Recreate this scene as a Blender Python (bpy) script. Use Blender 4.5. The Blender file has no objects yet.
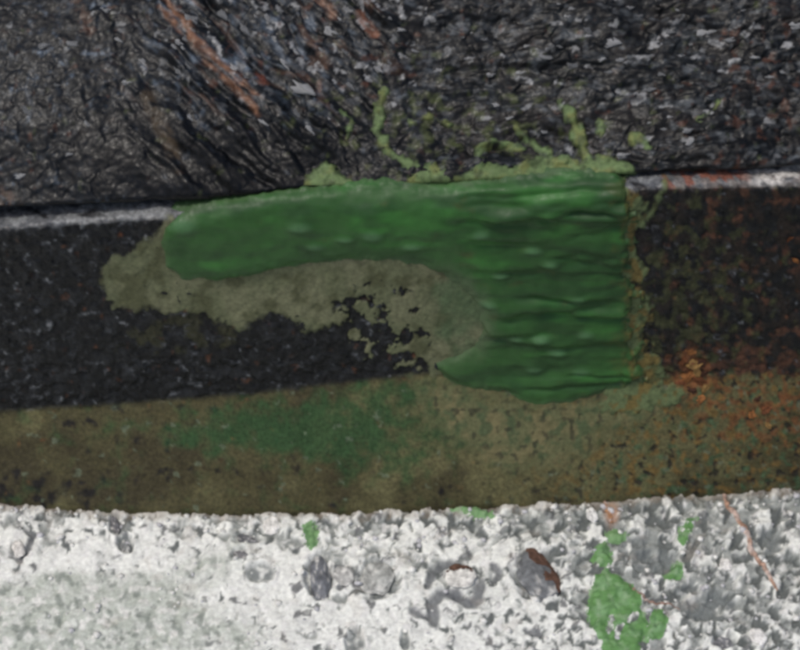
import bpy, bmesh, math, random
import numpy as np
from mathutils import Vector

# ------------------------------------------------------------------ camera, sky, sun, exposure
S = bpy.context.scene
C = bpy.context.collection
PITCH = math.radians(42.0)          # camera looks down by this much
FOC = 72.0
DIST = 1.6
AIM = np.array([0.0, 0.0, 0.205])   # point on the front face in the middle of the view
FWD = np.array([0.0, math.cos(PITCH), -math.sin(PITCH)])
UPV = np.array([0.0, math.sin(PITCH), math.cos(PITCH)])
CAM = AIM - FWD * DIST
cd = bpy.data.cameras.new('camera'); cam = bpy.data.objects.new('camera', cd); C.objects.link(cam)
cam.location = CAM; cam.rotation_euler = (math.pi / 2 - PITCH, 0, 0)
cd.lens = FOC; cd.sensor_width = 36.0; cd.clip_start = 0.02; cd.clip_end = 200.0
cd.dof.use_dof = True; cd.dof.focus_distance = DIST; cd.dof.aperture_fstop = 5.6
S.camera = cam
SUN_EL, SUN_AZ = math.radians(66), math.radians(232)     # azimuth clockwise from +Y
w = bpy.data.worlds.new('World'); S.world = w; w.use_nodes = True
nt = w.node_tree; bg = nt.nodes['Background']
sky = nt.nodes.new('ShaderNodeTexSky'); sky.sky_type = 'NISHITA'; sky.sun_disc = False
sky.sun_elevation = SUN_EL; sky.sun_rotation = SUN_AZ
sky.air_density = 1.0; sky.dust_density = 4.0; sky.ozone_density = 1.0
nt.links.new(sky.outputs[0], bg.inputs[0]); bg.inputs[1].default_value = 0.10
sl = bpy.data.lights.new('sun', 'SUN'); so = bpy.data.objects.new('sun', sl); C.objects.link(so)
sl.energy = 1.5; sl.angle = math.radians(10); sl.color = (1.0, 0.96, 0.90)
sd = Vector((math.sin(SUN_AZ) * math.cos(SUN_EL), math.cos(SUN_AZ) * math.cos(SUN_EL), math.sin(SUN_EL)))
so.rotation_euler = sd.to_track_quat('Z', 'Y').to_euler(); so.location = (-1, -1, 4)
S.view_settings.view_transform = 'Standard'; S.view_settings.look = 'None'
S.view_settings.gamma = 1.0; S.view_settings.exposure = 0.0
S.cycles.pixel_filter_type = 'BLACKMAN_HARRIS'; S.cycles.filter_width = 3.6

# ------------------------------------------------------------------ numpy noise
def _hash(ix, iy, seed):
    h = (ix.astype(np.int64) * 374761393 + iy.astype(np.int64) * 668265263 + seed * 1442695041) & 0xffffffff
    h = ((h ^ (h >> 13)) * 1274126177) & 0xffffffff
    h = ((h ^ (h >> 16)) * 2246822519) & 0xffffffff
    return ((h ^ (h >> 15)) & 0xffffff) / float(0xffffff)

def vn(x, y, seed=0):                # gradient noise, about -1..1
    ix = np.floor(x); iy = np.floor(y); fx = x - ix; fy = y - iy
    def g(a, b):
        t = _hash(ix + a, iy + b, seed) * 2 * math.pi
        return np.cos(t) * (fx - a) + np.sin(t) * (fy - b)
    ux = fx**3 * (fx * (fx * 6 - 15) + 10); uy = fy**3 * (fy * (fy * 6 - 15) + 10)
    a = g(0, 0) * (1 - ux) + g(1, 0) * ux; b = g(0, 1) * (1 - ux) + g(1, 1) * ux
    return (a * (1 - uy) + b * uy) * 1.5

def fbm(x, y, s, oct=4, seed=0, gain=0.5):
    r = 0; a = 1; t = 0; f = 1.0 / s
    for k in range(oct):
        r = r + a * vn(x * f + 17.3 * k, y * f + 9.1 * k, seed + k); t += a; a *= gain; f *= 2.03
    return r / t * 1.3

def worley(x, y, s, seed=0):         # distance to the nearest point and a random value of that cell
    X = x / s; Y = y / s; ix = np.floor(X); iy = np.floor(Y)
    d1 = np.full(np.shape(X), 9.0); cid = np.zeros(np.shape(X))
    for a in (-1, 0, 1):
        for b in (-1, 0, 1):
            px = ix + a + _hash(ix + a, iy + b, seed); py = iy + b + _hash(ix + a, iy + b, seed + 7)
            d = np.hypot(X - px, Y - py); m = d < d1
            cid = np.where(m, _hash(ix + a, iy + b, seed + 13), cid); d1 = np.where(m, d, d1)
    return d1, cid

def facets(x, y, s, seed=0):         # small tilted grains: height, random value of the grain
    X = x / s; Y = y / s; ix = np.floor(X); iy = np.floor(Y)
    d1 = np.full(np.shape(X), 9.0); h = np.zeros(np.shape(X)); cid = np.zeros(np.shape(X))
    for a in (-1, 0, 1):
        for b in (-1, 0, 1):
            dx = X - (ix + a + _hash(ix + a, iy + b, seed)); dy = Y - (iy + b + _hash(ix + a, iy + b, seed + 7))
            d = np.hypot(dx, dy); m = d < d1
            k = _hash(ix + a, iy + b, seed + 13); q = _hash(ix + a, iy + b, seed + 29) * 6.283
            h = np.where(m, (np.cos(q) * dx + np.sin(q) * dy) * (0.4 + 1.2 * k) + 0.5 * (k - 0.5) - 0.35 * d, h)
            cid = np.where(m, k, cid); d1 = np.where(m, d, d1)
    return h, cid

def sst(a, b, x):
    t = np.clip((x - a) / (b - a), 0, 1); return t * t * (3 - 2 * t)

def lerp(a, b, t): return a + (b - a) * t

def poly_sd(u, v, P):                # signed distance, positive inside
    P = np.asarray(P, float); n = len(P); d = np.full(np.shape(u), 1e9); ins = np.zeros(np.shape(u), bool)
    for i in range(n):
        a = P[i]; b = P[(i + 1) % n]; e = b - a
        t = np.clip(((u - a[0]) * e[0] + (v - a[1]) * e[1]) / (e @ e), 0, 1)
        d = np.minimum(d, np.hypot(u - a[0] - t * e[0], v - a[1] - t * e[1]))
        if a[1] != b[1]:
            c = ((a[1] > v) != (b[1] > v)) & (u < (b[0] - a[0]) * (v - a[1]) / (b[1] - a[1]) + a[0])
            ins ^= c
    return np.where(ins, d, -d)

def path_d(u, v, P):                 # distance to a polyline
    P = np.asarray(P, float); d = np.full(np.shape(u), 1e9)
    for i in range(len(P) - 1):
        a = P[i]; b = P[i + 1]; e = b - a
        t = np.clip(((u - a[0]) * e[0] + (v - a[1]) * e[1]) / (e @ e), 0, 1)
        d = np.minimum(d, np.hypot(u - a[0] - t * e[0], v - a[1] - t * e[1]))
    return d

def blob(u, v, cx, cy, rx, ry, soft=0.6):
    return 1 - sst(1 - soft, 1 + soft, np.hypot((u - cx) / rx, (v - cy) / ry))

def pts(u, P):
    P = np.asarray(P, float); return np.interp(u, P[:, 0], P[:, 1])

# ------------------------------------------------------------------ the shape of the place, surface coordinates u (along) and v (down the profile), about 1 mm each
def ray(u, v):
    dx = (u - 400.0) / 800.0 * 36.0; dy = (325.0 - v) / 800.0 * 36.0
    return np.stack([dx, FWD[1] * FOC + UPV[1] * dy, FWD[2] * FOC + UPV[2] * dy], -1)

def hit(u, v, n, p):                 # point of that direction on the plane (n, p)
    d = ray(u, v); n = np.asarray(n, float)
    t = ((np.asarray(p) - CAM) @ n) / (d @ n)
    return CAM + d * t[..., None]

def v_edge(u): return pts(u, [(-300, 498), (0, 504), (60, 509), (150, 515), (300, 513), (400, 512), (500, 507), (620, 499), (800, 488), (1100, 474)])
def v_foot(u): return pts(u, [(-300, 432), (0, 411), (120, 404), (250, 394), (360, 381), (430, 373), (520, 376), (650, 376), (800, 372), (1100, 366)])
def v_lip(u): return pts(u, [(-300, 252), (0, 228), (165, 217), (300, 203), (640, 188), (800, 184), (1100, 176)])
def v_back(u): return pts(u, [(-300, 232), (0, 208), (165, 199), (230, 196), (300, 188), (640, 172), (800, 165), (1100, 152)])

GROUND = 0.0
YR = 0.0                             # the front face stands here
NZ = (0, 0, 1); NY = (0, 1, 0)

def base_ground(u, v): return hit(u, v, NZ, (0, 0, GROUND))

def base_lower(u, v):
    ve, vf, vl, vb = v_edge(u), v_foot(u), v_lip(u), v_back(u)
    E = hit(u, ve, NZ, (0, 0, GROUND)); F = hit(u, vf, NY, (0, YR, 0)); L = hit(u, vl, NY, (0, YR, 0))
    B = L + np.stack([0 * u, (vl - vb) * 0.001 / math.sin(PITCH), 0 * u], -1)
    D = E + np.array([0, -0.0, -0.05])
    out = np.empty(np.shape(u) + (3,))
    def seg(A, Z, v0, v1, m):
        t = ((v - v0) / (v1 - v0))[..., None]; out[m] = (A + (Z - A) * t)[m]
    seg(D, E, ve + 40, ve, v >= ve)
    seg(E, F, ve, vf, (v < ve) & (v >= vf))
    seg(F, L, vf, vl, (v < vf) & (v >= vl))
    seg(L, B, vl, vb, v < vl)
    return out

_N0 = hit(np.array([0.0]), np.array([208.0]), NY, (0, YR + 0.008, 0))[0]
_N1 = hit(np.array([800.0]), np.array([165.0]), NY, (0, YR + 0.014, 0))[0]
_sl = math.radians(36)
_un = np.cross(_N1 - _N0, np.array([0, math.cos(_sl), math.sin(_sl)]))
UPN = _un / np.linalg.norm(_un)

def base_upper(u, v):
    vb = v_back(u); vv = np.minimum(v, vb)
    p = hit(u, np.maximum(vv, -420), UPN, _N0)
    k = np.maximum(v - vb, 0)        # under-cut below the nose
    p = p + np.stack([0 * u, k * 0.0011, -k * 0.00075], -1)
    q = np.maximum(-420 - v, 0)      # level top behind
    return p + np.stack([0 * u, q * 0.004, 0 * u], -1)

def base_all(u, v):
    m = sst(-3, 3, v_back(u) - v)[..., None]
    return lerp(base_lower(u, v), base_upper(u, v), m)

def smooth(f, r, n=5):
    def g(u, v):
        s = 0
        for k in np.linspace(-r, r, n): s = s + f(u, v + k)
        return s / n
    return g

def normal(f, u, v, e=3.0):
    a = f(u + e, v) - f(u - e, v); b = f(u, v - e) - f(u, v + e)
    n = np.cross(a, b); return n / np.maximum(np.linalg.norm(n, axis=-1, keepdims=True), 1e-9)

# ------------------------------------------------------------------ relief of each surface, millimetres
def mottle(u, v):                    # worm-like patches of exposed stone
    a = u + 9 * vn(u / 17, v / 17, 5) + 4 * vn(u / 7, v / 7, 7); b = v + 9 * vn(u / 17, v / 17, 6) + 4 * vn(u / 7, v / 7, 8)
    return fbm(a, b, 19, 3, 11)

def cover(u, v):                     # how far the paste hides the stone, higher is whiter
    c = 0.42 - 0.34 * sst(380, 640, u + 60 * fbm(u, v, 90, 2, 21)) + 0.22 * fbm(u, v, 100, 2, 22)
    c = c - 0.30 * (1 - sst(6, 34, v - v_edge(u))) + 0.12 * (1 - sst(60, 260, u))
    c = c + 0.20 * blob(u, v, 480, 630, 110, 30) + 0.18 * blob(u, v, 230, 600, 120, 40)
    return c

def relief_ground(u, v):
    V = v / 0.67
    pit = 1 - sst(-0.15, 0.2, cover(u, v) - mottle(u, v))
    r = 3.0 * fbm(u, V, 120, 2, 2) - 2.6 * pit + (0.55 + 1.1 * (1 - sst(0.05, 0.45, cover(u, v)))) * fbm(u, v, 12, 3, 31) - (0.9 + 1.9 * (1 - sst(0.1, 0.45, cover(u, v)))) * sst(0.10, 0.34, fbm(u + 5 * vn(u / 9, v / 9, 15), v + 5 * vn(u / 9, v / 9, 16), 12, 3, 17)) + 0.4 * fbm(u, v, 4.5, 2, 32)
    # lumps along the joint with the slab
    ed = 1 - sst(4, 40, v - v_edge(u))
    d, c = worley(u + 4 * vn(u / 8, v / 8, 42), v + 4 * vn(u / 8, v / 8, 43), 12, 41)
    r += ed * (2.5 * (1 - d * 1.5) * (c > 0.4)) + 0.6 * (1 - d * 1.6) * (c > 0.6)
    for pth, wd in RING: r -= 3.5 * (1 - sst(wd * 0.5, wd * 1.3, path_d(u, v, pth) + 2.5 * fbm(u, v, 10, 2, 45)))
    for (x, y, rx, ry, dep) in PITS:
        q = np.hypot((u - x) / rx, (v - y) / ry) + 0.22 * fbm(u, V, 14, 2, int(x))
        r -= dep * (1 - sst(0.75, 1.1, q)); r += 1.2 * np.exp(-((q - 1.2) / 0.15)**2)
    return r

RING = [([(428, 586), (432, 571), (445, 563), (459, 563)], 4), ([(479, 584), (479, 598), (468, 603), (458, 597)], 6), ([(457, 594), (442, 594), (433, 604), (434, 622)], 6), ([(413, 611), (427, 617)], 4),
        ([(27, 530), (33, 536), (29, 548), (20, 560), (12, 556), (14, 545)], 3), ([(494, 566), (499, 572), (494, 580)], 4), ([(525, 628), (540, 632)], 3), ([(336, 566), (348, 568), (350, 580), (340, 588)], 2.5)]
PITS = [ (320, 574, 15, 24, 7.0),
        (377, 578, 23, 20, 5.0), (536, 573, 24, 26, 5.0), (117, 524, 8, 12, 6.0), (125, 543, 9, 9, 6), (247, 538, 14, 6, 6),
        (240, 553, 9, 6, 5), (700, 600, 24, 20, 6), (725, 640, 13, 8, 6), (260, 572, 14, 10, 4), (355, 642, 10, 14, 5), (405, 640, 5, 12, 5),
        (715, 605, 28, 16, 5), (640, 545, 20, 14, 4), (655, 560, 26, 12, 4), (768, 540, 20, 14, 4)]

def relief_lower(u, v):
    ve, vf, vl = v_edge(u), v_foot(u), v_lip(u)
    olive = 1.6 * fbm(u, v, 45, 3, 51) + 0.6 * fbm(u, v, 7, 3, 52) - 1.2 * sst(0.3, 0.6, fbm(u, v, 9, 2, 53)) * sst(350, 700, u)
    d, c = worley(u, v, 8.5, 61)
    pit = fbm(u + 2 * vn(u / 6, v / 6, 3), v, 9, 3, 62)
    rise = 2.6 * fbm(u, v, 60, 3, 60) + 1.6 * facets(u + 3 * vn(u / 9, v / 9, 63), v, 10, 64)[0] + 2.4 * pit - 2.4 * sst(0.1, 0.5, pit) + 1.4 * (0.5 - d)
    lip = 1.6 * fbm(u, v * 1.6, 14, 3, 71) + 1.0 * fbm(u, v, 5, 2, 72)
    wf = sst(-5, 5, vf - v); wl = sst(-4, 4, vl - v)
    r = lerp(olive, rise, wf); r = lerp(r, lip, wl)
    return r

def grain(u, v, s, seed, st=3.2):
    V = v
    def rot(a, seed):
        c, n = math.cos(a), math.sin(a)
        return fbm((u * c + V * n) / st, (-u * n + V * c), s, 3, seed, 0.55)
    wa = sst(90, 190, u) * (1 - sst(330, 470, u + 0.3 * v))
    wb = sst(330, 470, u + 0.3 * v)
    iso = fbm(u, V, s * 1.05, 3, seed + 9, 0.55)
    return iso * (1 - wa - wb) + rot(math.radians(42), seed) * wa + lerp(rot(math.radians(-4), seed + 3), iso, 0.35) * wb

def grain_uv(u, v):                  # coordinates that follow the grain: diagonal left of the middle, level to the right
    u = u + 4 * vn(u / 11, v / 11, 221); v = v + 4 * vn(u / 11, v / 11, 222)
    A = math.radians(42); c, n = math.cos(A), math.sin(A)
    wa = (sst(60, 200, u) * (1 - sst(330, 500, u + 0.3 * v)))
    return (u, v), ((u * c + v * n) / 2.1, -u * n + v * c), (u / 1.9, v + 0.06 * u), wa, sst(330, 500, u + 0.3 * v)

def grains(u, v, s, seed):
    i0, i1, i2, wa, wb = grain_uv(u, v)
    h0, c0 = facets(i0[0], i0[1], s * 1.15, seed); h1, c1 = facets(i1[0], i1[1], s, seed + 1); h2, c2 = facets(i2[0], i2[1], s, seed + 2)
    ka = sst(0.42, 0.58, wa); kb = sst(0.42, 0.58, wb)
    return h0 * (1 - ka - kb) + h1 * ka + h2 * kb, c0 * (1 - ka - kb) + c1 * ka + c2 * kb

def relief_upper(u, v):
    g = grain(u, v, 9.0, 81); g2 = grain(u, v, 20.0, 91)
    k = 0.35 + 0.9 * sst(-0.3, 0.35, fbm(u, v, 70, 2, 94))
    gh, gc = grains(u, v, 8.5, 231); gh2, gc2 = grains(u, v, 19, 241)
    cal = 0.45 + 0.55 * sst(80, 330, u + 0.5 * (100 - v))
    r = cal * (1.0 * g * k + 1.9 * gh * k + 2.4 * gh2 + 2.4 * g2) + 8 * fbm(u, v, 160, 2, 95) + 0.5 * fbm(u, v, 5, 2, 96)
    A = math.radians(43); wa = sst(90, 190, u) * (1 - sst(340, 480, u + 0.3 * v)); wb = sst(340, 480, u + 0.3 * v)
    w1 = u + 10 * vn(u / 40, v / 40, 98); w2 = v + 10 * vn(u / 40, v / 40, 99)
    r += 6.5 * wa * fbm((w1 * math.cos(A) + w2 * math.sin(A)) / 7, -w1 * math.sin(A) + w2 * math.cos(A), 19, 2, 100)
    r += 4.5 * wb * fbm(w1 / 6, w2 + 0.05 * w1, 20, 2, 104)
    r += 12 * blob(u, v, 90, 110, 230, 70, 0.8)
    return r * (0.35 + 0.65 * sst(-4, 14, v_back(u) - v))

# ------------------------------------------------------------------ mesh and material helpers
def grid_obj(name, U, V, P, mat, tint=None, keep=None, parent=None, extra=None):
    nr, nc = U.shape
    idx = np.arange(nr * nc).reshape(nr, nc)
    f = np.stack([idx[1:, :-1], idx[1:, 1:], idx[:-1, 1:], idx[:-1, :-1]], -1).reshape(-1, 4)
    co = P.reshape(-1, 3); tn = None if tint is None else np.concatenate([tint.reshape(-1, 3), np.ones((nr * nc, 1))], 1)
    ex = None if extra is None else extra.reshape(-1)
    if keep is not None:
        k = keep.reshape(-1)
        f = f[k[f].any(1)]
        used = np.zeros(nr * nc, bool); used[f.ravel()] = True
        new = np.cumsum(used) - 1; f = new[f]; co = co[used]
        if tn is not None: tn = tn[used]
        if ex is not None: ex = ex[used]
    me = bpy.data.meshes.new(name)
    me.vertices.add(len(co)); me.vertices.foreach_set('co', co.astype(np.float32).ravel())
    me.loops.add(f.size); me.loops.foreach_set('vertex_index', f.astype(np.int32).ravel())
    me.polygons.add(len(f)); me.polygons.foreach_set('loop_start', np.arange(0, f.size, 4, dtype=np.int32))
    me.polygons.foreach_set('use_smooth', np.ones(len(f), bool))
    if tn is not None:
        a = me.attributes.new('tint', 'FLOAT_COLOR', 'POINT'); a.data.foreach_set('color', tn.astype(np.float32).ravel())
    if ex is not None:
        a = me.attributes.new('gloss', 'FLOAT', 'POINT'); a.data.foreach_set('value', ex.astype(np.float32).ravel())
    me.update(calc_edges=True); me.validate()
    me.materials.append(mat)
    o = bpy.data.objects.new(name, me); C.objects.link(o)
    if parent: o.parent = parent
    return o

def tag(o, label, cat, group=None):
    o['label'] = label; o['category'] = cat
    if group: o['group'] = group
    return o

def empty(name, label, cat, loc=(0, 0, 0)):
    o = bpy.data.objects.new(name, None); C.objects.link(o); o.empty_display_size = 0.02
    return tag(o, label, cat)

def material(name, rough=(0.4, 0.7), spec=0.4, scale=300, var=0.35, bump=0.3, bscale=500, bdist=0.0006, coat=0.0, hue=None, use_gloss=False):
    m = bpy.data.materials.new(name); m.use_nodes = True
    n = m.node_tree.nodes; l = m.node_tree.links; b = n['Principled BSDF']
    at = n.new('ShaderNodeAttribute'); at.attribute_name = 'tint'
    tc = n.new('ShaderNodeTexCoord')
    ns = n.new('ShaderNodeTexNoise'); ns.inputs['Scale'].default_value = scale; ns.inputs['Detail'].default_value = 4
    l.new(tc.outputs['Object'], ns.inputs['Vector'])
    rp = n.new('ShaderNodeValToRGB')
    lo, hi = 1 - var, 1 + var
    rp.color_ramp.elements[0].position = 0.3; rp.color_ramp.elements[1].position = 0.7
    h = hue or (0, 0, 0)
    rp.color_ramp.elements[0].color = (lo + h[0], lo + h[1], lo + h[2], 1); rp.color_ramp.elements[1].color = (hi, hi, hi, 1)
    l.new(ns.outputs['Fac'], rp.inputs['Fac'])
    mx = n.new('ShaderNodeMix'); mx.data_type = 'RGBA'; mx.blend_type = 'MULTIPLY'; mx.inputs['Factor'].default_value = 1
    l.new(at.outputs['Color'], mx.inputs['A']); l.new(rp.outputs['Color'], mx.inputs['B'])
    l.new(mx.outputs['Result'], b.inputs['Base Color'])
    n2 = n.new('ShaderNodeTexNoise'); n2.inputs['Scale'].default_value = bscale; n2.inputs['Detail'].default_value = 3
    l.new(tc.outputs['Object'], n2.inputs['Vector'])
    bp = n.new('ShaderNodeBump'); bp.inputs['Strength'].default_value = bump; bp.inputs['Distance'].default_value = bdist
    l.new(n2.outputs['Fac'], bp.inputs['Height']); l.new(bp.outputs['Normal'], b.inputs['Normal'])
    mr = n.new('ShaderNodeMapRange'); mr.inputs['From Min'].default_value = 0.3; mr.inputs['From Max'].default_value = 0.7
    mr.inputs['To Min'].default_value = rough[0]; mr.inputs['To Max'].default_value = rough[1]
    l.new(n2.outputs['Fac'], mr.inputs['Value']); l.new(mr.outputs['Result'], b.inputs['Roughness'])
    b.inputs['Specular IOR Level'].default_value = spec
    b.inputs['Coat Weight'].default_value = coat; b.inputs['Coat Roughness'].default_value = 0.3
    return m

def mixc(base, col, m):
    return base + (np.asarray(col) - base) * np.clip(m, 0, 1)[..., None]

def flat(u, col): return np.broadcast_to(np.asarray(col, float), np.shape(u) + (3,)).copy()

M_conc = material('pale_concrete', (0.75, 0.95), 0.25, 240, 0.16, 0.5, 700, 0.0008)
M_upper = material('black_glinting_slab', (0.30, 0.65), 0.28, 200, 0.45, 0.25, 300, 0.0010)
M_lower = material('black_pitted_slab', (0.35, 0.7), 0.3, 220, 0.4, 0.4, 320, 0.001)
M_olive = material('olive_stained_slab', (0.55, 0.85), 0.25, 260, 0.35, 0.4, 500, 0.0006)
M_lip = material('pale_grey_edge', (0.35, 0.7), 0.45, 300, 0.4, 0.6, 420, 0.001)
M_coat = material('thick_green_paint', (0.42, 0.62), 0.35, 90, 0.12, 0.15, 220, 0.0008)
M_film = material('thin_olive_paint', (0.5, 0.8), 0.25, 260, 0.22, 0.4, 420, 0.0005)
M_splash = material('light_green_paint', (0.5, 0.75), 0.3, 160, 0.16, 0.3, 380, 0.0005)
M_stone = material('embedded_stone', (0.5, 0.8), 0.35, 170, 0.35, 0.5, 420, 0.0008)
M_rust = material('rust', (0.7, 0.95), 0.2, 260, 0.4, 0.5, 420, 0.0008)

def spaced(a0, a1, b0, b1, fine, mid, far0=None, far1=None):
    x = list(np.arange(b0, b1 + 0.01, fine))
    lo = list(np.arange(a0, b0 - 0.01, mid)); hi = list(np.arange(b1 + mid, a1 + 0.01, mid))
    x = lo + x + hi
    if far0 is not None: x = [far0, (far0 + a0) / 2] + x
    if far1 is not None: x = x + [(far1 + a1) / 2, far1]
    return np.array(x)

UU = spaced(-240, 1040, -24, 824, 1.5, 4.0, -2200, 3000)

def grid_normal(P, V):
    a = np.gradient(P, axis=1); b = -np.gradient(P, axis=0) * np.sign(np.gradient(V, axis=0))[..., None]
    n = np.cross(a, b); return n / np.maximum(np.linalg.norm(n, axis=-1, keepdims=True), 1e-12)

def put(f, u, v, mm):
    P = f(u, v); return P + grid_normal(P, v) * (mm / 1000.0)[..., None]

def box_rows(P, n):                  # moving average down the rows
    k = np.concatenate([np.repeat(P[:1], n, 0), P, np.repeat(P[-1:], n, 0)], 0)
    c = np.cumsum(np.concatenate([np.zeros_like(k[:1]), k], 0), 0)
    return (c[2 * n + 1:] - c[:-2 * n - 1]) / (2 * n + 1)

# ------------------------------------------------------------------ concrete ground
vv = spaced(440, 1000, 462, 672, 1.5, 4.0, None, 1500)
U, V = np.meshgrid(UU, vv)
r = relief_ground(U, V)
P = base_ground(U, V); P[..., 2] += r / 1000.0
Vm = V / 0.67
T = flat(U, (0.79, 0.805, 0.765))
T = mixc(T, (0.88, 0.895, 0.85), sst(-0.25, 0.3, fbm(U, V, 34, 3, 101)))
T = mixc(T, (0.52, 0.53, 0.52), sst(0.05, 0.5, fbm(U, V, 11, 3, 102)) * 0.45)
cov = cover(U, V)
mot = mottle(U, V)
T = mixc(T, (0.41, 0.43, 0.41), (1 - sst(0.02, 0.30, cov - mot)) * 0.75)
wu = U + 5 * vn(U / 9, V / 9, 15); wv = V + 5 * vn(U / 9, V / 9, 16)
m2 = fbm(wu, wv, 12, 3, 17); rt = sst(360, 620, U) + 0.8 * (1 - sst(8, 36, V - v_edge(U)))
T = mixc(T, (0.85, 0.87, 0.82), sst(0.22, 0.42, fbm(wu + 60, wv, 12, 3, 18)) * 0.85)
T = mixc(T, (0.21, 0.23, 0.22), (1 - sst(-0.18, 0.06, cov - mot)) * 0.7)
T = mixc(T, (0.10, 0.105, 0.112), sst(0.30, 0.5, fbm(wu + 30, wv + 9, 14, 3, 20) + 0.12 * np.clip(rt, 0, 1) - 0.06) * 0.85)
T = mixc(T, (0.80, 0.80, 0.78), sst(0.25, 0.42, fbm(wu + 160, wv, 10, 3, 19)) * 0.7)
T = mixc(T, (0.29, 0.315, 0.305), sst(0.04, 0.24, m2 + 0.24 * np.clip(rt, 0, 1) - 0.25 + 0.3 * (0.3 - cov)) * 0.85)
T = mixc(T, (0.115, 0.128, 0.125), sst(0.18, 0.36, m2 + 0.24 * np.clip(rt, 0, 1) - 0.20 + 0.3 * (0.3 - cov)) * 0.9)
sand = sst(-0.3, 0.35, fbm(U, Vm, 110, 3, 111) + 1.3 * blob(U, V, 80, 625, 170, 60, 0.6) - 0.65)
T = mixc(T, (0.47, 0.51, 0.45), sand * (0.45 + 0.45 * sst(-0.4, 0.3, fbm(U, V, 14, 3, 112))))
T = mixc(T, (0.25, 0.28, 0.25), sand * sst(0.12, 0.42, fbm(U, V, 13, 3, 113)) * 0.8)
T = mixc(T, (0.80, 0.80, 0.76), sand * sst(0.22, 0.42, fbm(U, V, 11, 3, 114)) * 0.8)
for (x, y, rx, ry, dep) in PITS:
    q = np.hypot((U - x) / rx, (V - y) / ry) + 0.3 * fbm(U, Vm, 14, 3, int(x))
    T = mixc(T, (0.18, 0.20, 0.20), (1 - sst(0.7, 1.15, q)) * sst(-0.45, 0.15, fbm(U, V, 15, 3, 133) + 0.1) * 0.9)
for pth, wd in RING:
    T = mixc(T, (0.15, 0.16, 0.17), 0.9 * (1 - sst(wd * 0.5, wd * 1.4, path_d(U, V, pth) + 2.5 * fbm(U, V, 10, 3, 46))))
T = mixc(T, (0.46, 0.40, 0.34), 0.2 * sst(0.35, 0.6, fbm(U, Vm, 34, 3, 131)))
T = mixc(T, (0.50, 0.30, 0.20), 0.7 * blob(U, V, 612, 510, 7, 12))
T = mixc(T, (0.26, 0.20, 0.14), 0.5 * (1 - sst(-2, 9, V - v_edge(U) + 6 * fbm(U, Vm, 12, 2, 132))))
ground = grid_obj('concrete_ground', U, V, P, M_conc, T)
ground['kind'] = 'structure'; ground['label'] = 'pale rough concrete with grey mottling along the foot of the dark slab'

# ------------------------------------------------------------------ lower slab: foot band, front face, lip
SL = smooth(base_lower, 5, 5)
lower = empty('lower_slab', 'black pitted slab face with olive stained foot, carrying the thick green paint', 'slab')

def tint_foot(u, v):
    T = flat(u, (0.068, 0.062, 0.028))
    T = mixc(T, (0.040, 0.034, 0.017), 0.8 * sst(-0.2, 0.6, fbm(u, v, 40, 3, 141) + 0.6 * blob(u, v, 40, 480, 130, 40)))
    T = mixc(T, (0.012, 0.011, 0.010), sst(0.1, 0.5, fbm(u, v, 16, 3, 142) + 0.5 * blob(u, v, 30, 492, 90, 16) - 0.25))
    T = mixc(T, (0.115, 0.108, 0.050), sst(-0.3, 0.4, fbm(u, v, 60, 3, 143) + blob(u, v, 560, 440, 230, 60) - 0.5))
    g = blob(u, v, 360, 428, 110, 36, 0.9) + 0.7 * blob(u, v, 230, 432, 110, 20, 0.9) + 0.3 * blob(u, v, 480, 410, 60, 30)
    T = mixc(T, (0.024, 0.070, 0.024), 0.85 * sst(0.1, 1.15, g + 0.75 * fbm(u, v, 16, 4, 144) + 0.5 * fbm(u, v, 45, 2, 140)))
    T = mixc(T, (0.15, 0.095, 0.030), 0.85 * sst(0.02, 0.42, fbm(u, v, 11, 3, 145)) * sst(450, 680, u))
    T = mixc(T, (0.010, 0.010, 0.012), 0.8 * sst(0.32, 0.5, fbm(u, v, 9, 2, 53)) * sst(350, 650, u))
    T = mixc(T, (0.20, 0.080, 0.030), 0.8 * sst(0.25, 0.8, blob(u, v, 692, 374, 20, 26, 0.9) + 0.7 * fbm(u, v, 12, 3, 173) + 0.5 * blob(u, v, 765, 405, 50, 30, 0.9) - 0.1))
    T = mixc(T, (0.05, 0.10, 0.05), 0.7 * sst(0.2, 0.5, fbm(u, v, 11, 2, 147)) * sst(520, 640, u))
    T = mixc(T, (0.15, 0.060, 0.024), 0.7 * sst(0.2, 0.55, fbm(u, v, 10, 2, 148) + 0.3 * blob(u, v, 760, 410, 60, 30) - 0.05) * sst(640, 720, u) * (1 - sst(430, 470, v)))
    d, c = worley(u, v, 17, 149)
    T = mixc(T, (0.12, 0.15, 0.10), 0.6 * sst(0.50, 0.62, fbm(u + 3 * vn(u / 5, v / 5, 3), v, 12, 3, 150)))
    return T

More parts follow.
